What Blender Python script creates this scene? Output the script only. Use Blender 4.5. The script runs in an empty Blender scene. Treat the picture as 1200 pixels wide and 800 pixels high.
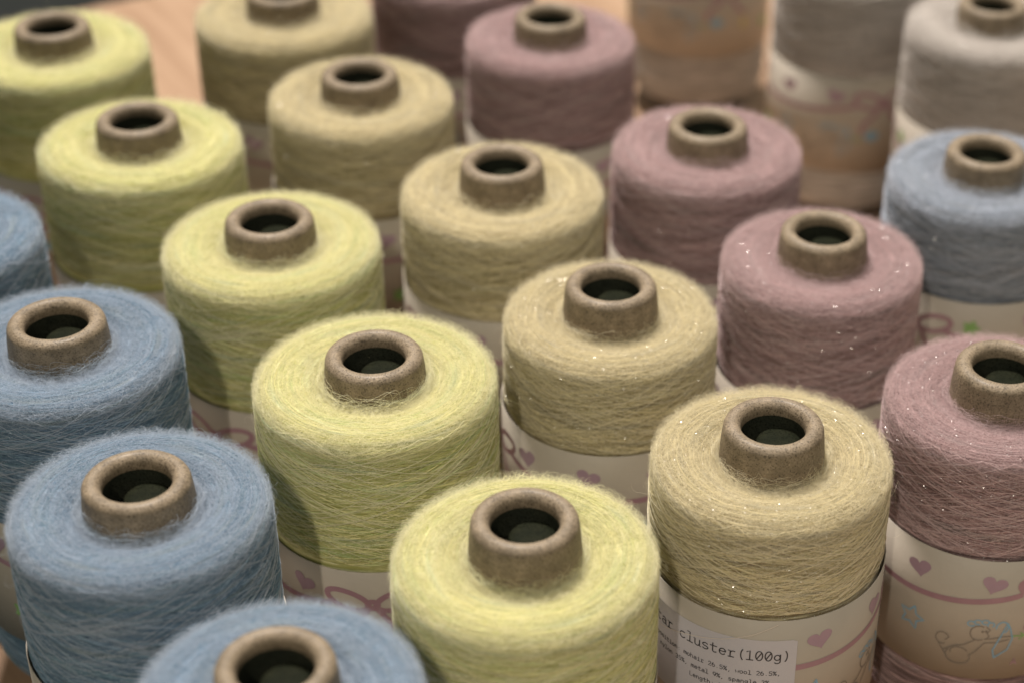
import bpy, math, random
import numpy as np
from mathutils import Vector, Matrix

# ------------------------------------------------------------------ camera, world, lamps
sc = bpy.context.scene
COL = sc.collection
TOP = 0.150                                   # height of every tube rim above the table
F_PX, PITCH, ROLL, CAM_H = 2250.0, math.radians(33.10), math.radians(2.456), 0.3599
PP_X = 815.0                                  # the picture is cropped: the lens axis meets it right of the middle


def cam_basis():
    fw = np.array([0, math.cos(PITCH), -math.sin(PITCH)])
    r = np.array([1.0, 0, 0])
    u = np.array([0, math.sin(PITCH), math.cos(PITCH)])
    c, s = math.cos(ROLL), math.sin(ROLL)
    return fw, c * r + s * u, -s * r + c * u


FW, RT, UP = cam_basis()
cd = bpy.data.cameras.new('camera')
cam = bpy.data.objects.new('camera', cd)
COL.objects.link(cam)
sc.camera = cam
cam.matrix_world = Matrix(((RT[0], UP[0], -FW[0], 0), (RT[1], UP[1], -FW[1], 0),
                           (RT[2], UP[2], -FW[2], TOP + CAM_H), (0, 0, 0, 1)))
cd.sensor_width = 36
cd.lens = 36 * F_PX / 1200
cd.shift_x = (600 - PP_X) / 1200
cd.clip_start = 0.01
cd.clip_end = 60
cd.dof.use_dof = True
cd.dof.focus_distance = 0.626
cd.dof.aperture_fstop = 6.2
cd.dof.aperture_blades = 9

sc.view_settings.view_transform = 'Standard'
sc.view_settings.look = 'None'
sc.view_settings.exposure = -0.06
sc.view_settings.gamma = 1
sc.cycles.use_denoising = True
sc.cycles.max_bounces = 6
sc.cycles.diffuse_bounces = 3
sc.cycles.transparent_max_bounces = 4
sc.cycles.caustics_reflective = False
sc.cycles.sample_clamp_indirect = 4
sc.cycles_curves.shape = 'RIBBONS'

world = bpy.data.worlds.new('World')
sc.world = world
world.use_nodes = True
bg = world.node_tree.nodes['Background']
bg.inputs[0].default_value = (0.86, 0.85, 0.70, 1)
bg.inputs[1].default_value = 0.29


def lamp(name, kind, loc, target, power, size, color):
    l = bpy.data.lights.new(name, kind)
    l.energy = power
    l.color = color
    if kind == 'AREA':
        l.shape = 'DISK'
        l.size = size
    else:
        l.shadow_soft_size = size
        if kind == 'SPOT':
            l.spot_size = math.radians(50)
            l.spot_blend = 0.5
    o = bpy.data.objects.new(name, l)
    COL.objects.link(o)
    o.location = loc
    d = Vector(target) - Vector(loc)
    o.rotation_euler = d.to_track_quat('-Z', 'Y').to_euler()
    return o


CEN = Vector((0.0, 0.66, 0.12))
KAZ, KEL, KD = math.radians(79), math.radians(42), 2.6
kd = Vector((-math.cos(KAZ) * math.cos(KEL), -math.sin(KAZ) * math.cos(KEL), math.sin(KEL)))
key = lamp('key_spot', 'SPOT', CEN + kd * KD, (0.0, 0.47, 0.12), 84, 0.03, (1.0, 0.90, 0.76))
key.data.spot_size = math.radians(17)
key.data.spot_blend = 1.0
lamp('ceiling_lamp', 'AREA', (-0.35, 1.25, 2.1), CEN, 94, 0.35, (1.0, 0.93, 0.87))
lamp('glint_spot', 'SPOT', (0.9, 1.7, 1.9), CEN, 14, 0.04, (1.0, 0.88, 0.74))  # small lamp added to make the spangles glint
lamp('side_spot', 'SPOT', (1.3, -0.4, 2.2), CEN, 30, 0.35, (1.0, 0.92, 0.84))


# ------------------------------------------------------------------ helpers
def backproject(px, py, z=TOP):
    d = FW + RT * (px - PP_X) / F_PX - UP * (py - 400) / F_PX
    t = (z - TOP - CAM_H) / d[2]
    return float(d[0] * t), float(d[1] * t)


def mesh_obj(name, verts, faces, mat=None, parent=None, smooth=True, data=None):
    if data is None:
        data = bpy.data.meshes.new(name)
        data.from_pydata([tuple(map(float, v)) for v in verts], [], faces)
        data.polygons.foreach_set('use_smooth', [smooth] * len(data.polygons))
        data.materials.append(mat)
        data.update()
    o = bpy.data.objects.new(name, data)
    COL.objects.link(o)
    o.parent = parent
    return o


def use_mat(o, mat):
    o.material_slots[0].link = 'OBJECT'
    o.material_slots[0].material = mat
    return o


def lathe(profile, n, closed=False, jit=None):
    P = np.array(profile)
    m = len(P)
    th = np.linspace(0, 2 * math.pi, n, endpoint=False)
    r = np.repeat(P[:, 0:1], n, 1)
    z = np.repeat(P[:, 1:2], n, 1)
    if jit is not None:
        r = r + jit
    V = np.stack([r * np.cos(th), r * np.sin(th), z], -1).reshape(-1, 3)
    F = []
    for i in range(m if closed else m - 1):
        i2 = (i + 1) % m
        for k in range(n):
            k2 = (k + 1) % n
            F.append((i * n + k, i * n + k2, i2 * n + k2, i2 * n + k))
    return V, F


class NT:
    """small node tree writer"""
    def __init__(self, name):
        self.m = bpy.data.materials.new(name)
        self.m.use_nodes = True
        self.t = self.m.node_tree
        self.t.nodes.clear()
        self.out = self.t.nodes.new('ShaderNodeOutputMaterial')

    def n(self, kind, **kw):
        nd = self.t.nodes.new(kind)
        for k, v in kw.items():
            if k.startswith('i_'):
                k = k[2:]
                nd.inputs[int(k) if k.isdigit() else k].default_value = v
            else:
                setattr(nd, k, v)
        return nd

    def l(self, a, b):
        self.t.links.new(a, b)

    def math(self, op, a, b=None):
        nd = self.n('ShaderNodeMath', operation=op)
        for i, x in enumerate((a, b)):
            if x is None:
                continue
            if isinstance(x, (int, float)):
                nd.inputs[i].default_value = x
            else:
                self.l(x, nd.inputs[i])
        return nd.outputs[0]

    def ramp(self, fac, stops):
        nd = self.n('ShaderNodeValToRGB')
        e = nd.color_ramp.elements
        while len(e) < len(stops):
            e.new(0.5)
        for el, (p, c) in zip(e, stops):
            el.position = p
            el.color = (*c, 1)
        self.l(fac, nd.inputs[0])
        return nd.outputs[0]

    def noise(self, vec, scale, detail=3, rough=0.55):
        nd = self.n('ShaderNodeTexNoise')
        nd.inputs['Scale'].default_value = scale
        nd.inputs['Detail'].default_value = detail
        nd.inputs['Roughness'].default_value = rough
        if vec is not None:
            self.l(vec, nd.inputs['Vector'])
        return nd.outputs[0]

    def mix(self, fac, a, b, mode='MIX'):
        nd = self.n('ShaderNodeMix', data_type='RGBA', blend_type=mode)
        for sock, x in ((nd.inputs[0], fac), (nd.inputs[6], a), (nd.inputs[7], b)):
            if isinstance(x, (int, float)):
                sock.default_value = x
            elif isinstance(x, tuple):
                sock.default_value = (*x, 1)
            else:
                self.l(x, sock)
        return nd.outputs[2]


def wound_vector(nt, along=26.0, across=420.0):
    """coordinates stretched along the winding direction, also on the flat top"""
    tc = nt.n('ShaderNodeTexCoord')
    sx = nt.n('ShaderNodeSeparateXYZ')
    nt.l(tc.outputs['Object'], sx.inputs[0])
    x, y, z = sx.outputs
    r = nt.math('SQRT', nt.math('ADD', nt.math('MULTIPLY', x, x), nt.math('MULTIPLY', y, y)))
    inv = nt.math('DIVIDE', along * 0.04, nt.math('MAXIMUM', r, 0.012))
    cb = nt.n('ShaderNodeCombineXYZ')
    nt.l(nt.math('MULTIPLY', x, inv), cb.inputs[0])
    nt.l(nt.math('MULTIPLY', y, inv), cb.inputs[1])
    nt.l(nt.math('MULTIPLY', nt.math('SUBTRACT', z, r), across), cb.inputs[2])
    inf = nt.n('ShaderNodeObjectInfo')
    off = nt.n('ShaderNodeVectorMath', operation='ADD')
    nt.l(cb.outputs[0], off.inputs[0])
    sc_ = nt.n('ShaderNodeVectorMath', operation='SCALE')
    sc_.inputs[0].default_value = (13.0, 29.0, 41.0)
    return nt, cb.outputs[0], tc.outputs['Object'], sx


def yarn_material(name, pal, kind):
    """pal: dark, mid, light, accent   kind: body / strand / fuzz"""
    nt = NT(name)
    nt, wv, oc, sx = wound_vector(nt)
    dark, mid, light, accent, second = pal
    slow = nt.noise(wv, 0.55 if kind == 'body' else 0.6, 3, 0.6)
    col = nt.ramp(slow, [(0.30, accent), (0.45, mid), (0.56, mid), (0.70, light)])
    patch = nt.ramp(nt.noise(wv, 0.9, 2, 0.5), [(0.56, (0, 0, 0)), (0.68, (0.8, 0.8, 0.8))])
    col = nt.mix(patch, col, second)
    if kind == 'body':
        fine = nt.noise(wv, 2.2, 4, 0.7)
        col = nt.mix(nt.ramp(fine, [(0.46, (1, 1, 1)), (0.70, (0, 0, 0))]), col, dark)
    else:
        hi = nt.n('ShaderNodeHairInfo')
        rnd = hi.outputs['Random']
        tint = nt.ramp(rnd, [(0.0, dark), (0.25, dark), (0.40, mid), (0.65, mid), (0.82, light), (1.0, light)])
        if kind == 'strand':
            tint = nt.ramp(rnd, [(0.0, dark), (0.42, dark), (0.60, accent), (0.80, mid), (0.93, mid), (1.0, light)])
        col = nt.mix(0.60 if kind == 'strand' else 0.62, col, tint)
        if kind == 'fuzz':
            col = nt.mix(0.52, col, light)
        if kind == 'thread':
            col = nt.mix(0.75, col, light)
    if kind == 'body':
        b = nt.n('ShaderNodeBsdfPrincipled')
        b.inputs['Roughness'].default_value = 0.95
        b.inputs['Specular IOR Level'].default_value = 0.1
        b.inputs['Sheen Weight'].default_value = 0.25
        b.inputs['Sheen Roughness'].default_value = 0.5
        nt.l(col, b.inputs['Base Color'])
        bump = nt.n('ShaderNodeBump')
        bump.inputs['Strength'].default_value = 0.5
        bump.inputs['Distance'].default_value = 0.0006
        nt.l(nt.noise(wv, 2.6, 3, 0.6), bump.inputs['Height'])
        nt.l(bump.outputs[0], b.inputs['Normal'])
        nt.l(b.outputs[0], nt.out.inputs[0])
    else:
        d = nt.n('ShaderNodeBsdfDiffuse')
        t = nt.n('ShaderNodeBsdfTranslucent')
        g = nt.n('ShaderNodeBsdfGlossy')
        g.inputs['Roughness'].default_value = 0.45
        nt.l(col, d.inputs[0])
        nt.l(col, t.inputs[0])
        nt.l(col, g.inputs[0])
        m = nt.n('ShaderNodeMixShader')
        m.inputs[0].default_value = 0.25 if kind == 'strand' else 0.42
        nt.l(d.outputs[0], m.inputs[1])
        nt.l(t.outputs[0], m.inputs[2])
        m2 = nt.n('ShaderNodeMixShader')
        m2.inputs[0].default_value = 0.07
        nt.l(m.outputs[0], m2.inputs[1])
        nt.l(g.outputs[0], m2.inputs[2])
        nt.l(m2.outputs[0], nt.out.inputs[0])
    return nt.m


PALS = {      # dark, mid, light, accent, second accent
    'blue':   ((0.050, 0.115, 0.180), (0.310, 0.412, 0.528), (0.640, 0.688, 0.760), (0.230, 0.360, 0.410), (0.430, 0.460, 0.400)),
    'lime':   ((0.330, 0.330, 0.100), (0.840, 0.790, 0.420), (0.940, 0.900, 0.690), (0.540, 0.670, 0.320), (0.560, 0.660, 0.560)),
    'cream':  ((0.200, 0.155, 0.078), (0.770, 0.682, 0.430), (0.920, 0.850, 0.650), (0.580, 0.530, 0.330), (0.500, 0.490, 0.430)),
    'pink':   ((0.115, 0.070, 0.068), (0.570, 0.395, 0.390), (0.790, 0.635, 0.635), (0.400, 0.290, 0.280), (0.380, 0.350, 0.340)),
    'powder': ((0.090, 0.110, 0.130), (0.430, 0.480, 0.560), (0.720, 0.750, 0.820), (0.280, 0.320, 0.350), (0.380, 0.370, 0.350)),
    'white':  ((0.320, 0.290, 0.262), (0.680, 0.635, 0.590), (0.770, 0.725, 0.685), (0.550, 0.510, 0.470), (0.600, 0.555, 0.515)),
}
YM = {c: {k: yarn_material('%s_yarn_%s' % (c, k), p, k) for k in ('body', 'strand', 'fuzz', 'thread')} for c, p in PALS.items()}


def cardboard(name, c0, c1, gloss, spec=0.4):
    nt = NT(name)
    tc = nt.n('ShaderNodeTexCoord')
    oc = tc.outputs['Object']
    col = nt.ramp(nt.noise(oc, 160, 4, 0.7), [(0.3, c0), (0.7, c1)])
    speck = nt.ramp(nt.noise(oc, 1700, 2, 0.6), [(0.36, (0.22, 0.20, 0.17)), (0.46, (1, 1, 1)), (0.62, (1, 1, 1)), (0.70, (1.5, 1.5, 1.45))])
    col = nt.mix(0.8, col, speck, 'MULTIPLY')
    b = nt.n('ShaderNodeBsdfPrincipled')
    nt.l(col, b.inputs['Base Color'])
    b.inputs['Roughness'].default_value = 0.6
    b.inputs['Coat Weight'].default_value = gloss
    b.inputs['Specular IOR Level'].default_value = spec
    b.inputs['Coat Roughness'].default_value = 0.28
    bump = nt.n('ShaderNodeBump')
    bump.inputs['Strength'].default_value = 0.5
    bump.inputs['Distance'].default_value = 0.0006
    nt.l(nt.noise(oc, 900, 4, 0.65), bump.inputs['Height'])
    nt.l(bump.outputs[0], b.inputs['Normal'])
    nt.l(b.outputs[0], nt.out.inputs[0])
    return nt.m


M_TUBE = cardboard('brown_paper_tube', (0.135, 0.103, 0.066), (0.260, 0.202, 0.136), 0.06)
M_BORE = cardboard('shaded_tube_bore', (0.020, 0.024, 0.018), (0.035, 0.038, 0.026), 0.0, 0.05)  # bore far darker than the tube: the hole's shade is in its colour
M_DISC = cardboard('olive_inner_disc', (0.008, 0.010, 0.006), (0.015, 0.016, 0.009), 0.0, 0.03)  # dark olive disc set just below the rim, off the bore's centre


def paper(name, col, rough=0.55, var=0.06):
    nt = NT(name)
    tc = nt.n('ShaderNodeTexCoord')
    f = nt.noise(tc.outputs['Object'], 60, 3, 0.6)
    c = nt.ramp(f, [(0.3, tuple(x * (1 - var) for x in col)), (0.7, tuple(min(1, x * (1 + var)) for x in col))])
    b = nt.n('ShaderNodeBsdfPrincipled')
    nt.l(c, b.inputs['Base Color'])
    b.inputs['Roughness'].default_value = rough
    bump = nt.n('ShaderNodeBump')
    bump.inputs['Strength'].default_value = 0.25
    bump.inputs['Distance'].default_value = 0.0004
    nt.l(nt.noise(tc.outputs['Object'], 300, 3, 0.6), bump.inputs['Height'])
    nt.l(bump.outputs[0], b.inputs['Normal'])
    nt.l(b.outputs[0], nt.out.inputs[0])
    return nt.m


M_LABEL = paper('cream_label_paper', (0.41, 0.365, 0.305), 0.55, 0.04)
M_STICK = paper('white_sticker_paper', (0.50, 0.50, 0.54), 0.35, 0.02)
M_TAPE = paper('pale_tape_edge', (0.62, 0.58, 0.52), 0.3)
M_INK = {n: paper(n + '_ink', c, 0.5, 0.1) for n, c in {
    'rose': (0.34, 0.20, 0.235), 'heart': (0.36, 0.25, 0.31), 'sky': (0.20, 0.38, 0.52), 'green': (0.22, 0.40, 0.13),
    'yellow': (0.55, 0.45, 0.12), 'grey': (0.20, 0.17, 0.14), 'black': (0.03, 0.03, 0.035)}.items()}


def glitter_mat():
    nt = NT('silver_spangle')
    b = nt.n('ShaderNodeBsdfPrincipled')
    b.inputs['Base Color'].default_value = (0.9, 0.88, 0.85, 1)
    b.inputs['Metallic'].default_value = 1
    b.inputs['Roughness'].default_value = 0.29
    nt.l(b.outputs[0], nt.out.inputs[0])
    return nt.m


M_GLIT = glitter_mat()

# ------------------------------------------------------------------ profile of the wound yarn
LT, LB = 0.0895, 0.036                      # top and bottom edge of the paper label
_prof = np.array([(0.0300, 0.0130), (0.0360, 0.0140), (0.0385, 0.0175), (0.0397, 0.0230), (0.0400, 0.0360),
                  (0.0401, 0.0600), (0.0402, 0.0880), (0.0403, 0.1000), (0.0404, 0.1120), (0.0404, 0.1220),
                  (0.0403, 0.1290), (0.0399, 0.1335), (0.0388, 0.1366), (0.0366, 0.1386), (0.0332, 0.1393),
                  (0.0290, 0.1390), (0.0250, 0.1381), (0.0220, 0.1370), (0.0195, 0.1359), (0.0172, 0.1352)])


def densify(P, n):
    # Catmull-Rom through the profile points, resampled evenly by length
    Q = []
    for i in range(len(P) - 1):
        p0, p1, p2, p3 = P[max(i - 1, 0)], P[i], P[i + 1], P[min(i + 2, len(P) - 1)]
        for t in np.linspace(0, 1, 12, endpoint=False):
            Q.append(0.5 * ((2 * p1) + (-p0 + p2) * t + (2 * p0 - 5 * p1 + 4 * p2 - p3) * t * t + (-p0 + 3 * p1 - 3 * p2 + p3) * t ** 3))
    Q.append(P[-1])
    Q = np.array(Q)
    L = np.r_[0, np.cumsum(np.linalg.norm(np.diff(Q, axis=0), axis=1))]
    s = np.linspace(0, L[-1], n)
    return np.stack([np.interp(s, L, Q[:, 0]), np.interp(s, L, Q[:, 1])], 1), s


PROF, PS = densify(_prof, 260)
PLEN = PS[-1]
TAN = np.gradient(PROF, PS, axis=0)
TAN /= np.linalg.norm(TAN, axis=1)[:, None]
U_LT = float(PS[np.argmax(PROF[:, 1] > LT - 0.003)])       # first wound yarn above the label
U_LB = float(PS[np.argmax(PROF[:, 1] > LB + 0.003)])
U_LB2 = float(PS[np.argmax(PROF[:, 1] > 0.060)])
U_SH = float(PS[np.argmax(PROF[:, 1] > 0.1345)])           # shoulder


def pf(u):
    r, z = np.interp(u, PS, PROF[:, 0]), np.interp(u, PS, PROF[:, 1])
    tr, tz = np.interp(u, PS, TAN[:, 0]), np.interp(u, PS, TAN[:, 1])
    return r, z, tr, tz


def ring_noise(rng, m, n, amp):
    """smooth periodic noise on an m x n lathe grid"""
    out = np.zeros((m, n))
    th = np.linspace(0, 2 * math.pi, n, endpoint=False)
    v = np.linspace(0, 1, m)
    for _ in range(10):
        k = rng.integers(1, 6)
        out += rng.normal() / k * np.sin(k * th + rng.uniform(0, 6.28))[None, :] * np.sin(v * rng.uniform(2, 14) + rng.uniform(0, 6.28))[:, None]
    return out / np.abs(out).max() * amp


def curves_data(name, P, rad, mat):
    """P: N x K x 3, rad: N x K"""
    N, K = P.shape[:2]
    c = bpy.data.hair_curves.new(name)
    c.add_curves([K] * N)
    c.attributes['position'].data.foreach_set('vector', P.astype(np.float32).ravel())
    a = c.attributes.get('radius') or c.attributes.new('radius', 'FLOAT', 'POINT')
    a.data.foreach_set('value', rad.astype(np.float32).ravel())
    c.materials.append(mat)
    return c


def fold(u, lo, hi):
    w = (u - lo) % (2 * (hi - lo))
    return lo + np.where(w > hi - lo, 2 * (hi - lo) - w, w)


def strands(rng, n_side, n_top, n_low, rad, zlo):
    U_LT = float(PS[np.argmax(PROF[:, 1] > zlo)])
    K = 30
    out, rr = [], []
    for n, lo, hi, smin, smax, amin, amax in ((n_side, U_LT, U_SH + 0.002, 0.02, 0.36, 1.0, 3.2),
                                              (n_top, U_SH - 0.004, PLEN - 0.0008, 0.0, 0.05, 0.5, 3.0),
                                              (n_low, 0.006, U_LB2, 0.02, 0.2, 0.8, 2.2)):
        if n == 0:
            continue
        u0 = rng.uniform(lo, hi, n)
        th0 = rng.uniform(0, 2 * math.pi, n)
        ang = rng.uniform(amin, amax, n)
        sl = rng.uniform(smin, smax, n) * rng.choice([-1, 1], n)
        t = np.linspace(0, 1, K)[None, :]
        th = th0[:, None] + ang[:, None] * t
        u = fold(u0[:, None] + sl[:, None] * 0.04 * ang[:, None] * (t - 0.5)
                 + rng.normal(0, 0.00035, n)[:, None] * np.sin(t * rng.uniform(3, 16, n)[:, None] + rng.uniform(0, 6, n)[:, None]), lo, hi)
        r, z, tr, tz = pf(u)
        lift = rng.uniform(-0.00020, 0.00065, n)[:, None] + 0.00012 * np.sin(t * 9 + rng.uniform(0, 6, n)[:, None])
        lift = lift - 0.0007 * np.abs(2 * t - 1) ** 8       # both ends dive under the surface
        r2, z2 = r + lift * tz, z - lift * tr
        th = th + 0.02 * np.sin(t * 14 + th0[:, None] * 9)
        out.append(np.stack([r2 * np.cos(th), r2 * np.sin(th), z2], -1))
        rr.append(np.repeat((rad * rng.uniform(0.35, 1.15, n) * (0.50 if lo > U_LT + 0.01 else 1.0))[:, None], K, 1))
    return np.concatenate(out), np.concatenate(rr)


def fuzz(rng, n, K, lmin, lmax, rad, out_lo, out_hi, curl, u_lo=U_LT, u_hi=PLEN - 0.0005, tang=1.0):
    # hairs evenly by area
    cand = rng.uniform(u_lo, u_hi, n * 3)
    rc = pf(cand)[0]
    cand = cand[rng.uniform(0, 0.041, n * 3) < rc][:n]
    n = len(cand)
    r, z, tr, tz = pf(cand)
    th = rng.uniform(0, 2 * math.pi, n)
    ct, st = np.cos(th), np.sin(th)
    P0 = np.stack([r * ct, r * st, z], -1)
    Nn = np.stack([tz * ct, tz * st, -tr], -1)
    T1 = np.stack([-st, ct, 0 * st], -1)
    T2 = np.stack([tr * ct, tr * st, tz], -1)
    a = rng.choice([-1, 1], n) * rng.uniform(0.4, 1.0, n) * tang
    b = rng.normal(0, 0.55, n)
    c = rng.uniform(out_lo, out_hi, n)
    d = T1 * a[:, None] + T2 * b[:, None] + Nn * c[:, None]
    d /= np.linalg.norm(d, axis=1)[:, None]
    L = rng.uniform(lmin, lmax, n)
    step = (L / (K - 1))[:, None]
    pts = [P0 - Nn * 0.0003]
    w = rng.normal(0, 1, (n, 3)) * curl                     # steady curl axis
    for k in range(K - 1):
        d = d + np.cross(w, d) / (K - 1) + rng.normal(0, 0.10, (n, 3)) - Nn * (0.5 * (c / (K - 1)))[:, None]
        d /= np.linalg.norm(d, axis=1)[:, None]
        q = pts[-1] + d * step
        pts.append(q)
    P = np.stack(pts, 1)
    R = (rad * rng.uniform(0.6, 1.3, n))[:, None] * np.linspace(1.0, 0.35, K)[None, :]
    return P, R


def press(P, R, k=0.28):
    """lay hairs down along the winding instead of letting them fly off"""
    r = np.hypot(P[..., 0], P[..., 1])
    r2 = np.where(r > 0.0404, 0.0404 + (r - 0.0404) * k, r)
    P[..., 0] *= r2 / r
    P[..., 1] *= r2 / r
    P[..., 2] = np.where(P[..., 2] > 0.1394, 0.1394 + (P[..., 2] - 0.1394) * (k + 0.15), P[..., 2])
    return P, R


def tube_fuzz(rng, n, K, rad):
    """curly hairs that creep up the paper tube from the top of the yarn"""
    th = rng.uniform(0, 2 * math.pi, n)
    L = rng.uniform(0.003, 0.011, n)
    rise = rng.uniform(0.05, 0.9, n) ** 1.6
    rr0 = rng.uniform(0.0172, 0.0195, n)
    t = np.linspace(0, 1, K)[None, :]
    s = rng.choice([-1, 1], n)[:, None]
    ph = rng.uniform(0, 6.28, n)[:, None]
    th_ = th[:, None] + s * L[:, None] / 0.017 * (t + 0.15 * np.sin(t * 7 + ph))
    r = rr0[:, None] + 0.0006 * np.sin(t * 8 + ph) + t * rng.uniform(-0.001, 0.0012, n)[:, None]
    z = 0.1348 + rise[:, None] * L[:, None] * np.sin(t * rng.uniform(1.2, 2.9, n)[:, None]) + 0.0004 * np.sin(t * 11 + ph)
    r = np.maximum(r, 0.01668 + (TOP - 0.0035 - np.minimum(z, TOP - 0.0035)) * 0.07)
    P = np.stack([r * np.cos(th_), r * np.sin(th_), z], -1)
    R = (rad * rng.uniform(0.6, 1.3, n))[:, None] * np.ones((1, K))
    return P, R


rng = np.random.default_rng(7)
VAR = {}
DUMMY = YM['lime']['strand']


def build_variant(key, zlo, ns, nt_, nl, srad, nf, frad, nlong, nedge, K):
    v = {}
    P, R = strands(rng, ns, nt_, nl, srad, zlo)
    v['strand'] = curves_data('wound_strands', P, R, DUMMY)
    ulo = float(PS[np.argmax(PROF[:, 1] > zlo + 0.0015)])
    us = U_SH - 0.002
    parts = [press(*fuzz(rng, int(nf * 0.88), K, 0.0030, 0.0095, frad, 0.0, 0.17, 2.4, us))]           # felted top
    parts.append(press(*fuzz(rng, int(nf * 0.07), K, 0.0025, 0.0075, frad * 0.8, 0.02, 0.30, 1.3, ulo, us, 1.4)))
    parts.append(press(*fuzz(rng, nlong, K, 0.006, 0.018, frad * 0.8, 0.15, 0.7, 6.0, ulo), 0.6))
    parts.append(press(*fuzz(rng, nedge, K, 0.004, 0.011, frad * 0.7, 0.15, 0.8, 7.0, U_SH - 0.010, U_SH + 0.008, 1.0), 0.6))

    P2, R2 = tube_fuzz(rng, nf // 30, 9, frad)
    v['lint'] = curves_data('clinging_hairs', P2, R2, DUMMY)
    P2, R2 = fuzz(rng, 480 if K > 7 else 160, 16, 0.005, 0.015, frad * 1.1, 0.5, 1.6, 10.0, U_SH - 0.008, U_SH + 0.010, 0.8)
    v['wisp'] = curves_data('curly_wisps', P2, R2, DUMMY)
    # single loose threads that cross the side on top of the winding
    n, K2 = ns // 6, 34
    t = np.linspace(0, 1, K2)[None, :]
    lo, hi = float(PS[np.argmax(PROF[:, 1] > zlo + 0.0006)]), U_SH + 0.003
    ang = rng.uniform(0.8, 2.6, n)[:, None]
    u = fold(rng.uniform(lo, hi, n)[:, None] + (rng.uniform(0.10, 0.55, n) * rng.choice([-1, 1], n))[:, None] * 0.04 * ang * (t - 0.5)
             + 0.0005 * np.sin(t * rng.uniform(4, 15, n)[:, None]), lo, hi)
    th = rng.uniform(0, 6.28, n)[:, None] + ang * t
    r, z, tr, tz = pf(u)
    lift = rng.uniform(0.0004, 0.0009, n)[:, None] * (1 - np.abs(2 * t - 1) ** 6 * 1.8)
    r, z = r + lift * tz, z - lift * tr
    v['thread'] = curves_data('loose_threads', np.stack([r * np.cos(th), r * np.sin(th), z], -1),
                              (rng.uniform(0.00005, 0.00012, n))[:, None] * np.ones((1, K2)), DUMMY)
    v['fuzz'] = curves_data('fuzz', np.concatenate([p for p, _ in parts]), np.concatenate([r for _, r in parts]), DUMMY)
    m, n = 90, 120
    idx = np.linspace(0, 259, m).astype(int)
    V, F = lathe(PROF[idx], n, jit=ring_noise(rng, m, n, 0.0005))
    me = bpy.data.meshes.new('yarn_body')
    me.from_pydata([tuple(map(float, x)) for x in V], [], F)
    me.polygons.foreach_set('use_smooth', [True] * len(me.polygons))
    me.materials.append(YM['lime']['body'])
    v['body'] = me
    VAR[key] = v


for k, zl in (('near0', 0.0895), ('near1', 0.0945), ('near2', 0.1040), ('near3', 0.0990)):
    build_variant(k, zl, 1700, 650, 260, 0.00016, 74000, 0.000024, 450, 700, 8)
for k, zl in (('far0', 0.0940), ('far1', 0.1005)):
    build_variant(k, zl, 1200, 500, 200, 0.00017, 34000, 0.000034, 250, 400, 7)

# ------------------------------------------------------------------ paper tube
lip = []
RO, RI, LR = 0.0165, 0.0105, 0.0030
lip_out = [(0.0180, 0.0), (0.01772, 0.120), (0.0173, 0.1370), (0.01685, 0.1440)]
for a in np.linspace(0, 90, 7):
    lip.append((RO - LR + LR * math.cos(math.radians(a)), TOP - LR + LR * math.sin(math.radians(a))))
for a in np.linspace(90, 180, 8)[1:]:
    lip.append((RI + 0.0028 + 0.0028 * math.cos(math.radians(a)), TOP - 0.0036 + 0.0036 * math.sin(math.radians(a))))
tube_prof = lip_out + lip + [(0.0105, 0.1452)]
VT, FT = lathe(tube_prof, 72)
ME_TUBE = mesh_obj('t', VT, FT, M_TUBE).data
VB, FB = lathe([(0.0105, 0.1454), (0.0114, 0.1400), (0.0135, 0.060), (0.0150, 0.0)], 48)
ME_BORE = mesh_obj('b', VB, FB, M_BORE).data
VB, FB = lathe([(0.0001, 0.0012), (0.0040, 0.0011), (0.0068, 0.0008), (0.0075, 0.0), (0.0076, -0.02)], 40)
ME_DISC = mesh_obj('q', VB, FB, M_DISC).data
for n_ in ('t', 'b', 'q'):
    bpy.data.objects.remove(bpy.data.objects[n_])

# ------------------------------------------------------------------ paper label and its print
RL = 0.0411
VL, FL = lathe([(RL, LB), (RL + 0.0001, (LB + LT) / 2), (RL + 0.0002, LT), (RL - 0.0001, LT + 0.0001), (RL - 0.0002, LB)], 96, closed=True)
_o = mesh_obj('l', VL, FL, M_LABEL)
ME_LABEL = _o.data
bpy.data.objects.remove(_o)


def wrap(s, z, off=0.00018):
    """label coordinates (millimetres along the label, millimetres high) to the label's surface; s=0 faces +X"""
    a = s / 1000 / RL
    r = RL + 0.0002 * (z / 1000 - LB) / (LT - LB) + off
    return (r * math.cos(a), r * math.sin(a), z / 1000)


def ribbon(paths, w):
    """flat strokes of width w (mm) along polylines on the label"""
    V, F = [], []
    for pts in paths:
        P = [Vector(p) for p in pts]
        # resample so that the stroke follows the curve of the label
        Q = [P[0]]
        for a, b in zip(P, P[1:]):
            k = max(1, int((b - a).length / 1.5))
            for i in range(1, k + 1):
                Q.append(a.lerp(b, i / k))
        base = len(V)
        for i, p in enumerate(Q):
            d = (Q[min(i + 1, len(Q) - 1)] - Q[max(i - 1, 0)])
            if d.length < 1e-9:
                d = Vector((1, 0))
            d.normalize()
            nrm = Vector((-d.y, d.x)) * w / 2
            e = d * (w * 0.3) * (-1 if i == 0 else 1 if i == len(Q) - 1 else 0)
            for sgn in (1, -1):
                q = p + nrm * sgn + e
                V.append(wrap(q.x, q.y))
        for i in range(len(Q) - 1):
            F.append((base + 2 * i, base + 2 * i + 1, base + 2 * i + 3, base + 2 * i + 2))
    return V, F


def blob(pts):
    """filled outline on the label, as a fan"""
    cx = sum(p[0] for p in pts) / len(pts)
    cz = sum(p[1] for p in pts) / len(pts)
    V = [wrap(cx, cz)] + [wrap(*p) for p in pts]
    n = len(pts)
    return V, [(0, 1 + i, 1 + (i + 1) % n) for i in range(n)]


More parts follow.
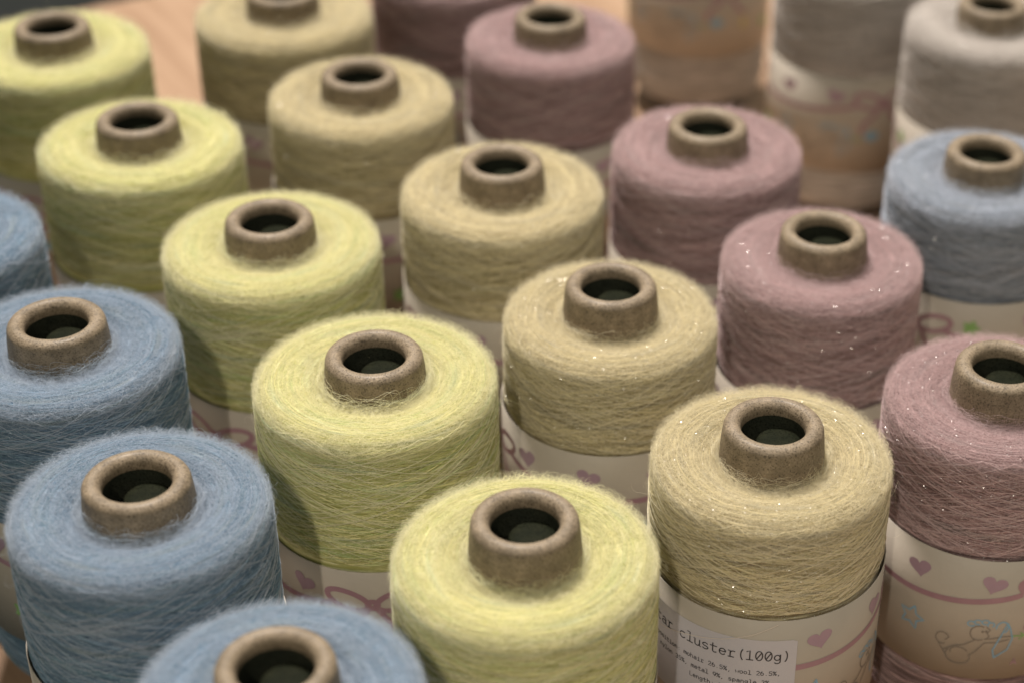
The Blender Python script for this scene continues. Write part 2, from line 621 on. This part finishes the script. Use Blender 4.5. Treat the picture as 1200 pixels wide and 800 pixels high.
def print_mesh(name, vf, mat):
    o = mesh_obj('p', vf[0], vf[1], mat, smooth=False)
    d = o.data
    d.name = name
    bpy.data.objects.remove(o)
    return d


def arc(cx, cz, rx, rz, a0, a1, n=14, tilt=0):
    out = []
    for i in range(n + 1):
        a = math.radians(a0 + (a1 - a0) * i / n)
        x, z = rx * math.cos(a), rz * math.sin(a)
        c, s = math.cos(math.radians(tilt)), math.sin(math.radians(tilt))
        out.append((cx + x * c - z * s, cz + x * s + z * c))
    return out


heart_pts = []
for i in range(26):
    t = 2 * math.pi * i / 26
    heart_pts.append((4.6 * math.sin(t) ** 3 * 1.0, (13 * math.cos(t) - 5 * math.cos(2 * t) - 2 * math.cos(3 * t) - math.cos(4 * t)) * 0.262))


def heart(tilt):
    c, s = math.cos(tilt), math.sin(tilt)
    return blob([(x * c - z * s, x * s + z * c + 79.5) for x, z in heart_pts])


swag = [(x, 74.5 - 5.5 * math.sin(math.pi * (x + 50) / 100) ** 0.8) for x in np.linspace(-50, 50, 60)]
bow = [arc(-8.5, 77, 7.5, 3.6, -20, 340, 26, -18), arc(8.5, 77, 7.5, 3.6, 200, 560, 26, 18),
       [(-1, 75), (-4, 69), (-10, 64), (-11, 59)], [(1, 75), (4, 70), (8, 64), (12, 61)], arc(0, 75.5, 1.6, 1.6, 0, 360, 10)]
star = [(5.2 * (1 if i % 2 == 0 else 0.48) * math.sin(math.pi * i / 5 + 0.2), 56.5 + 5.2 * (1 if i % 2 == 0 else 0.48) * math.cos(math.pi * i / 5 + 0.2)) for i in range(11)]
cher_body = [arc(-1.5, 57.5, 3.0, 3.3, 60, 300, 12), [(1.0, 60.4), (2.4, 59.2), (1.4, 57.6), (2.3, 56.4), (1.2, 54.8)],
             [(0.8, 54.9), (3.5, 55.2), (7.5, 56.0), (10.5, 56.0)], [(1.0, 53.2), (5, 53.4), (9.5, 54.6)],
             [(-2.6, 54.2), (-6, 51.5), (-9.5, 50.3), (-13.0, 47.5)], [(1.0, 53.2), (-1.5, 49.5), (-4, 46.5)],
             arc(-7.8, 45.8, 4.4, 3.4, 150, 380, 16, -10), arc(-7.6, 47.8, 3.0, 2.2, 20, 200, 10),
             arc(-14, 52.5, 2.3, 2.6, 60, 300, 14), [(-12.7, 54.8), (-11.6, 53.5), (-12.8, 52)], [(-15.2, 50.3), (-13.2, 47), (-11.7, 45)],
             arc(-0.2, 58.3, 0.3, 0.35, 0, 360, 6), arc(1.0, 58.5, 0.3, 0.35, 0, 360, 6)]
cher_blue = [arc(-4.5, 61.5, 1.3, 1.1, 30, 330, 10), arc(-2.2, 62.4, 1.3, 1.0, 0, 300, 10), arc(0.4, 62.6, 1.3, 1.0, -20, 280, 10), arc(2.4, 61.6, 1.2, 1.0, -60, 220, 10),
             [(5.0, 46.5), (9.5, 50), (10.8, 55), (9.6, 59.5), (8.4, 62.0)], [(5.0, 46.5), (4.2, 50), (6.2, 55.6), (8.4, 62.0)],
             arc(6.6, 60.2, 2.2, 2.6, -60, 190, 12)]
arrow = [[(10.8, 56.0), (15.2, 55.6)], [(13.6, 57.2), (15.4, 55.6), (13.4, 54.2)]]
flower = [(3.1 * (1.0 + 0.28 * math.cos(5 * a)) * math.cos(a), 51 + 3.1 * (1.0 + 0.28 * math.cos(5 * a)) * math.sin(a)) for a in np.linspace(0, 2 * math.pi, 30, endpoint=False)]
bluepuff = [(3.8 * (1.0 + 0.15 * math.cos(4 * a)) * math.cos(a), 57 + 2.6 * (1.0 + 0.15 * math.cos(4 * a)) * math.sin(a)) for a in np.linspace(0, 2 * math.pi, 24, endpoint=False)]
yleaf = [(1.4 * math.cos(a), 55 + 3.8 * math.sin(a)) for a in np.linspace(0, 2 * math.pi, 16, endpoint=False)]

PRINT = {
    'heart_print': [print_mesh('heart', heart(0.18), M_INK['heart']), print_mesh('heart', heart(-0.25), M_INK['heart'])],
    'garland_print': [print_mesh('garland', ribbon([swag], 2.4), M_INK['rose'])],
    'bow_print': [print_mesh('bow', ribbon(bow, 2.2), M_INK['rose'])],
    'star_print': [print_mesh('star', ribbon([star], 0.6), M_INK['sky'])],
    'flower_print': [print_mesh('flower', blob(flower), M_INK['green']), print_mesh('flower', blob([(x, z + 27) for x, z in flower]), M_INK['green'])],
    'leaf_print': [print_mesh('leaf', blob(yleaf), M_INK['yellow'])],
    'cloud_print': [print_mesh('puff', blob(bluepuff), M_INK['sky'])],
    'cherub_print': [print_mesh('cherub', ribbon(cher_body, 0.42), M_INK['grey'])],
    'archer_bow_print': [print_mesh('archer_bow', ribbon(cher_blue, 0.5), M_INK['sky'])],
    'arrow_print': [print_mesh('arrow', ribbon(arrow, 0.5), M_INK['green'])],
}
PERIOD = 2 * math.pi * RL * 1000 / 2            # the label repeats twice round the cone
MOTIFS = [('bow_print', 0, 0), ('heart_print', 24, 0), ('heart_print', 50.5, 1), ('heart_print', 77, 0), ('heart_print', 104, 1),
          ('garland_print', 64, 0), ('star_print', 76, 0), ('flower_print', 56, 0), ('flower_print', 30, 0), ('cherub_print', 102.5, 0),
          ('archer_bow_print', 102.5, 0), ('arrow_print', 102.5, 0), ('cloud_print', 124, 0), ('leaf_print', 12, 0)]

# ------------------------------------------------------------------ a monospaced stroke alphabet, unit box 0.6 wide, x-height 0.45, capital 0.7
GL = {}


def gl(ch, *paths):
    GL[ch] = [list(p) for p in paths]


def A(cx, cz, rx, rz, a0, a1, n=10):
    return arc(cx, cz, rx, rz, a0, a1, n)


gl('a', A(.30, .33, .17, .13, 150, 0, 6) + [(.47, .0), (.54, .0)], A(.29, .135, .18, .135, 0, 360, 12))
gl('r', [(.12, 0), (.46, 0)], [(.24, 0), (.24, .46), (.12, .46)], A(.42, .26, .18, .20, 180, 60, 6))
gl('c', A(.32, .23, .21, .23, 50, 320, 12))
gl('l', [(.12, 0), (.52, 0)], [(.32, 0), (.32, .72), (.14, .72)])
gl('u', [(.06, .46), (.14, .46), (.14, .16)] + A(.29, .15, .15, .15, 180, 330, 7) + [(.46, .18)], [(.46, .46), (.46, 0), (.55, 0)])
gl('s', A(.30, .345, .17, .115, 30, 250, 8) + A(.30, .115, .18, .115, 80, -150, 8))
gl('t', [(.24, .66), (.24, .14)] + A(.37, .13, .13, .13, 180, 320, 6), [(.08, .46), (.48, .46)])
gl('e', [(.12, .25), (.50, .25)] + A(.31, .24, .19, .23, 0, 320, 14))
gl('(', A(.58, .32, .26, .48, 125, 235, 9))
gl(')', A(.06, .32, .26, .48, 55, -55, 9))
gl('1', [(.12, 0), (.50, 0)], [(.31, 0), (.31, .70), (.13, .60)])
gl('0', A(.31, .35, .20, .35, 0, 360, 18), [(.19, .14), (.43, .56)])
gl('g', A(.28, .24, .17, .20, 0, 360, 12), [(.46, .46), (.46, -.06)] + A(.29, -.06, .17, .15, 0, -150, 7))
gl('S', A(.31, .53, .19, .17, 30, 250, 8) + A(.31, .18, .20, .18, 80, -150, 8))
gl('C', A(.34, .35, .23, .35, 50, 310, 14))
gl('L', [(.14, .70), (.14, 0), (.52, 0)])
gl('o', A(.31, .23, .19, .23, 0, 360, 14))
gl('m', [(.08, 0), (.08, .46)], [(.30, 0), (.30, .46)], [(.52, 0), (.52, .46)], [(.08, .44), (.52, .44)])
gl('p', [(.14, -.2), (.14, .46)], A(.31, .23, .18, .21, 0, 360, 12))
gl('i', [(.14, 0), (.50, 0)], [(.32, 0), (.32, .46), (.18, .46)], [(.30, .60), (.33, .66)])
gl('n', [(.13, 0), (.13, .46)], A(.30, .26, .17, .20, 180, 0, 7) + [(.47, 0)])
gl('h', [(.13, 0), (.13, .72)], A(.30, .26, .17, .20, 180, 0, 7) + [(.47, 0)])
gl('y', [(.12, .46), (.31, .02)], [(.50, .46), (.20, -.2)])
gl('w', [(.06, .46), (.18, 0), (.31, .36), (.44, 0), (.56, .46)])
gl(':', [(.30, .05), (.33, .08)], [(.30, .38), (.33, .41)])
gl('.', [(.29, .02), (.33, .05)])
gl(',', [(.33, .06), (.25, -.12)])
gl('%', A(.17, .56, .10, .12, 0, 360, 8), A(.45, .14, .10, .12, 0, 360, 8), [(.50, .66), (.12, .04)])
gl('2', A(.31, .52, .18, .18, 160, -30, 8) + [(.12, 0), (.52, 0)])
gl('3', A(.29, .53, .17, .16, 150, -80, 8) + A(.29, .18, .20, .18, 80, -150, 9))
gl('5', [(.48, .70), (.16, .70), (.14, .40)] + A(.30, .22, .20, .22, 110, -150, 9))
gl('6', A(.31, .22, .19, .22, 0, 360, 12), A(.46, .30, .34, .40, 115, 190, 6))
gl('9', A(.31, .48, .19, .22, 0, 360, 12), A(.16, .40, .34, .40, -65, 10, 6))
gl('A', [(.06, 0), (.31, .70), (.56, 0)], [(.15, .25), (.47, .25)])
gl('H', [(.10, 0), (.10, .70)], [(.52, 0), (.52, .70)], [(.10, .36), (.52, .36)])


def writing(text, s0, z0, adv, size, w):
    """text along the label from s0; s grows to the reader's right"""
    paths = []
    for i, ch in enumerate(text):
        for p in GL.get(ch, []):
            paths.append([(s0 + i * adv + x * size, z0 + z * size) for x, z in p])
    return ribbon(paths, w)


# ------------------------------------------------------------------ spangles
def spangles(seed, n, size):
    r = np.random.default_rng(seed)
    u = np.where(r.random(n) < 0.82, r.uniform(U_LT + 0.008, U_SH, n), r.uniform(U_SH, PLEN - 0.001, n))
    R_, z, tr, tz = pf(u)
    th = r.uniform(0, 2 * math.pi, n)
    V, F = [], []
    for i in range(n):
        N = Vector((tz[i] * math.cos(th[i]), tz[i] * math.sin(th[i]), -tr[i]))
        c = Vector((R_[i] * math.cos(th[i]), R_[i] * math.sin(th[i]), z[i])) + N * 0.0007
        nn = (N + Vector(r.normal(0, 0.5, 3))).normalized()
        a = nn.cross(Vector((math.cos(th[i]), math.sin(th[i]), 0.4 * r.normal()))).normalized()     # along the thread
        b = nn.cross(a)
        s = size * r.uniform(0.6, 1.25)
        k = len(V)
        for p in (a * s * 1.9, b * s * 0.8, -a * s * 1.9, -b * s * 0.8):
            V.append(c + p)
        F.append((k, k + 1, k + 2, k + 3))
    me = bpy.data.meshes.new('spangles')
    me.from_pydata([tuple(v) for v in V], [], F)
    me.materials.append(M_GLIT)
    return me


GLIT = [spangles(1, 22000, 0.000085), spangles(2, 4200, 0.00010)]

# ------------------------------------------------------------------ table and floor
floor = mesh_obj('floor', [(-8, -3, -0.75), (8, -3, -0.75), (8, 14, -0.75), (-8, 14, -0.75)], [(0, 1, 2, 3)], paper('dark_floor', (0.045, 0.05, 0.05), 0.7, 0.3), smooth=False)
floor['kind'] = 'structure'


def wood():
    nt = NT('orange_pine_wood')
    tc = nt.n('ShaderNodeTexCoord')
    mp = nt.n('ShaderNodeMapping')
    mp.inputs['Scale'].default_value = (30.0, 2.0, 30.0)
    nt.l(tc.outputs['Object'], mp.inputs[0])
    f = nt.noise(mp.outputs[0], 3.0, 5, 0.6)
    c = nt.ramp(f, [(0.3, (0.26, 0.155, 0.092)), (0.7, (0.40, 0.265, 0.172))])
    b = nt.n('ShaderNodeBsdfPrincipled')
    nt.l(c, b.inputs['Base Color'])
    b.inputs['Roughness'].default_value = 0.45
    nt.l(b.outputs[0], nt.out.inputs[0])
    return nt.m


M_WOOD = wood()


def box(x0, x1, y0, y1, z0, z1):
    V = [(x, y, z) for z in (z0, z1) for y in (y0, y1) for x in (x0, x1)]
    return V, [(0, 2, 3, 1), (4, 5, 7, 6), (0, 1, 5, 4), (2, 6, 7, 3), (0, 4, 6, 2), (1, 3, 7, 5)]


def tag(o, label, cat, group=None):
    o['label'] = label
    o['category'] = cat
    if group:
        o['group'] = group
    return o


table = bpy.data.objects.new('display_table', None)
COL.objects.link(table)
tag(table, 'orange brown wooden table top under all the yarn cones', 'table')
table.location = (-0.219 - 0.8 * 0.042, 0.548 - 0.6 * 0.042, 0)      # a point on the left edge, level with the third blue cone
table.rotation_euler.z = math.atan2(0.6, 0.8)
for i in range(11):                                                 # boards run along the left edge
    mesh_obj('board', *box(i * 0.115, i * 0.115 + 0.1135, -0.62, 0.585, -0.028, 0.0), M_WOOD, table, smooth=False)
for lx in (0.06, 1.2):
    for ly in (-0.56, 0.50):
        mesh_obj('leg', *box(lx - 0.03, lx + 0.03, ly - 0.03, ly + 0.03, -0.75, -0.0285), M_WOOD, table, smooth=False)

# ------------------------------------------------------------------ the yarn cones
#  colour, rim centre in the photograph's pixels (turned into a place on the table), variant, label turn (mm of label that face the viewer), words
CONES = [
    ('blue', 159, 559, 'near0', 20, 'dusty blue yarn cone with the reddest brown tube rim, second nearest of the blue ones'),
    ('blue', 322, 775, 'near1', 20, 'dusty blue yarn cone cut off by the bottom edge, nearest of all'),
    ('blue', 65, 374, 'near1', 60, 'dusty blue yarn cone with pale haze on top, directly behind the second nearest blue one'),
    ('blue', -84, 244, 'far0', 60, 'dusty blue yarn cone of which only a rounded slice shows at the left edge'),
    ('lime', 615, 605, 'near1', 90, 'brightest lime yellow yarn cone, in front, beside the cone with the printed sticker'),
    ('lime', 438, 413, 'near0', 6, 'lime yellow yarn cone with a rose bow on its label, behind two blue cones'),
    ('lime', 315, 254, 'near0', 30, 'lime yellow yarn cone third from the front of its colour, greenish lower side'),
    ('lime', 160, 137, 'far0', 30, 'blurred lime yellow yarn cone fourth from the front of its colour, whole top in view'),
    ('lime', 60, 28, 'far1', 10, 'blurred pale lime green yarn cone in the top left corner'),
    ('cream', 907, 494, 'near2', 56, 'cream yarn cone in sharp focus with a white printed sticker on its label'),
    ('cream', 716, 331, 'near2', 58, 'cream yarn cone with bright silver spangles, behind the one with the sticker'),
    ('cream', 588, 188, 'far1', 36, 'cream yarn cone third from the front of its colour, between lime and pink cones'),
    ('cream', 421, 84, 'far1', 44, 'blurred beige cream yarn cone fourth from the front of its colour'),
    ('cream', 330, -12, 'far1', 70, 'blurred sandy cream yarn cone at the top edge, its tube cut off'),
    ('pink', 1177, 425, 'near3', 96, 'dusty pink yarn cone whose label shows a drawn cherub with bow and arrow'),
    ('pink', 966, 268, 'near1', 20, 'dusty pink yarn cone with hazy halo, behind the cream cone with the sticker'),
    ('pink', 830, 144, 'far0', 20, 'blurred dusty pink yarn cone between a cream one and a powder blue one'),
    ('pink', 645, 17, 'far1', 50, 'blurred mauve pink yarn cone near the top edge with its whole rim showing'),
    ('pink', 530, -66, 'far0', 80, 'blurred dark mauve yarn cone at the top edge with only its shaded side showing'),
    ('powder', 1157, 175, 'far1', 21, 'powder blue yarn cone with a grey blue side at the right edge'),
    ('white', 1165, 2, 'far0', 69, 'greyish white yarn cone whose tube touches the top right corner'),
    ('white', 1005, -70, 'far0', 108, 'greyish white yarn cone at the top edge with a ribbon print on its label'),
    ('white', 825, -168, 'far1', 113, 'farthest pale yarn cone at the top edge, mostly label with a pink band'),
]
GROUPS = {'blue': 'blue yarn cones in the left row', 'lime': 'lime yellow yarn cones in a slanting row', 'cream': 'cream yarn cones in a slanting row',
          'pink': 'pink yarn cones in a slanting row', 'powder': None, 'white': 'greyish white yarn cones at the back right'}
rnd = random.Random(5)
#  how far each label sits above the lowest label position, metres
DZ = [0.001, 0.001, 0.001, 0.001, 0.001, -0.001, -0.001, 0.001, 0.002, 0.0112, 0.0125, 0.010, 0.009, 0.010,
      0.0065, 0.003, 0.006, 0.0090, 0.006, 0.0105, 0.005, 0.002, 0.010]
#  how far the winding stands below or above the usual height, metres
GS = {(-84, 244): 0.95, (159, 559): 0.968, (322, 775): 0.985, (65, 374): 0.98, (907, 494): 0.968, (716, 331): 0.955, (421, 84): 0.97, (645, 17): 0.955, (830, 144): 0.968,
      (966, 268): 0.952, (1177, 425): 0.968, (1157, 175): 0.972}          # how full each cone is wound
BZ = {(615, 605): -0.0032, (907, 494): -0.002, (716, 331): -0.0025, (1177, 425): -0.0025, (966, 268): -0.0015, (588, 188): -0.0015, (438, 413): 0.0015, (159, 559): 0.001, (322, 775): -0.001}
for i_c, (colour, px, py, var, turn, words) in enumerate(CONES):
    X, Y = backproject(px, py)
    root = bpy.data.objects.new('yarn_cone', None)
    COL.objects.link(root)
    root.location = (X, Y, 0)
    tag(root, words, 'yarn cone', GROUPS[colour])
    face = math.atan2(-Y, -X)                    # direction towards the viewer
    v = VAR[var]
    spin = rnd.uniform(0, 6.28)
    body = use_mat(mesh_obj('wound_yarn', None, None, parent=root, data=v['body']), YM[colour]['body'])
    body.rotation_euler.z = spin
    body.location.z = BZ.get((px, py), 0.0)
    gs = GS.get((px, py), 1.0)
    body.scale = (gs + rnd.uniform(-0.008, 0.008), gs + rnd.uniform(-0.008, 0.008), 1)
    for nm, key in (('yarn_strands', 'strand'), ('mohair_fuzz', 'fuzz'), ('loose_threads', 'thread'), ('curly_wisps', 'wisp')):
        o = bpy.data.objects.new(nm, v[key])
        COL.objects.link(o)
        o.parent = body
        o['kind'] = 'stuff'
        use_mat(o, YM[colour]['thread' if key == 'wisp' else key])
    if colour not in ('blue', 'lime'):
        o = mesh_obj('spangles', None, None, parent=body, data=GLIT[0 if 'near' in var else 1])
        o['kind'] = 'stuff'
        o.rotation_euler.z = rnd.uniform(0, 6.28)
    tube = mesh_obj('paper_tube', None, None, parent=root, data=ME_TUBE)
    tube.rotation_euler.z = rnd.uniform(0, 6.28)
    mesh_obj('shaded_bore', None, None, parent=tube, data=ME_BORE)
    lint = bpy.data.objects.new('clinging_hairs', v['lint'])
    COL.objects.link(lint)
    lint.parent = tube
    lint.location.z = BZ.get((px, py), 0.0)
    lint['kind'] = 'stuff'
    use_mat(lint, YM[colour]['fuzz'])
    disc = mesh_obj('inner_disc', None, None, parent=tube, data=ME_DISC)
    disc.matrix_parent_inverse = tube.matrix_basis.inverted()
    disc.location = (0.0022, 0.0022, TOP - 0.0095)
    lab = mesh_obj('paper_label', None, None, parent=root, data=ME_LABEL)
    lab.rotation_euler.z = face
    lab.location.z = DZ[i_c]
    lab.scale = (min(1, gs + 0.018), min(1, gs + 0.018), 1)
    for rep in range(-1, 3):
        for nm, s, k in MOTIFS:
            sp = s + rep * PERIOD - turn
            if abs(sp) > 62 + (45 if nm == 'garland_print' else 12):
                continue
            if px == 907 and -52 < sp < 14 and nm not in ('garland_print',):
                continue
            if px in (1157, 1165) and (nm, s) == ('heart_print', 24):
                nm, k = 'flower_print', 1
            o = mesh_obj(nm, None, None, parent=lab, data=PRINT[nm][k])
            o.rotation_euler.z = sp / 1000 / RL
    if px == 907:
        ns = 40
        V, F = [], []
        for i in range(ns + 1):
            s = -52 + 65.0 * i / ns
            V += [wrap(s, 47, 0.0003), wrap(s, 81.5 - (0.7 if i == ns else 0), 0.0003)]
            if i:
                F.append((2 * i - 2, 2 * i, 2 * i + 1, 2 * i - 1))
        st = mesh_obj('white_sticker', V, F, M_STICK, lab, smooth=True)
        st['label'] = 'white sticker with black typewriter lettering'
        V, F = ribbon([[(-38, 71.0), (-25, 75.5), (-12, 79.6), (-2, 83.6), (6, 88.4)]], 0.28)
        V = [tuple(c * (1 + (0.0003 / RL) * (k < 2)) for k, c in enumerate(v_)) for v_ in V]
        mesh_obj('tape_edge', V, F, M_TAPE, lab, smooth=False)
        for nm, args in (('title_lettering', ('Star cluster(100g)', -43.8, 73.0, 3.05, 5.6, 0.42)),
                         ('small_lettering', ('Composition: mohair 26.5%, wool 26.5%,', -44.0, 66.6, 1.37, 2.5, 0.24)),
                         ('small_lettering', ('nylon 35%, metal 9%, spangle 3%', -38.0, 62.6, 1.37, 2.5, 0.24)),
                         ('small_lettering', ('Length: 1200m', -23.5, 58.6, 1.37, 2.5, 0.24))):
            V, F = writing(*args)
            V = [tuple(c * (1 + (0.00022 / RL) * (k < 2)) for k, c in enumerate(v_)) for v_ in V]
            mesh_obj(nm, V, F, M_INK['black'], lab, smooth=False)
    if px == 1177:
        V, F = writing('A H', 18.0, 42.5, 3.4, 4.0, 0.5)
        mesh_obj('small_lettering', V, F, M_INK['rose'], lab, smooth=False)
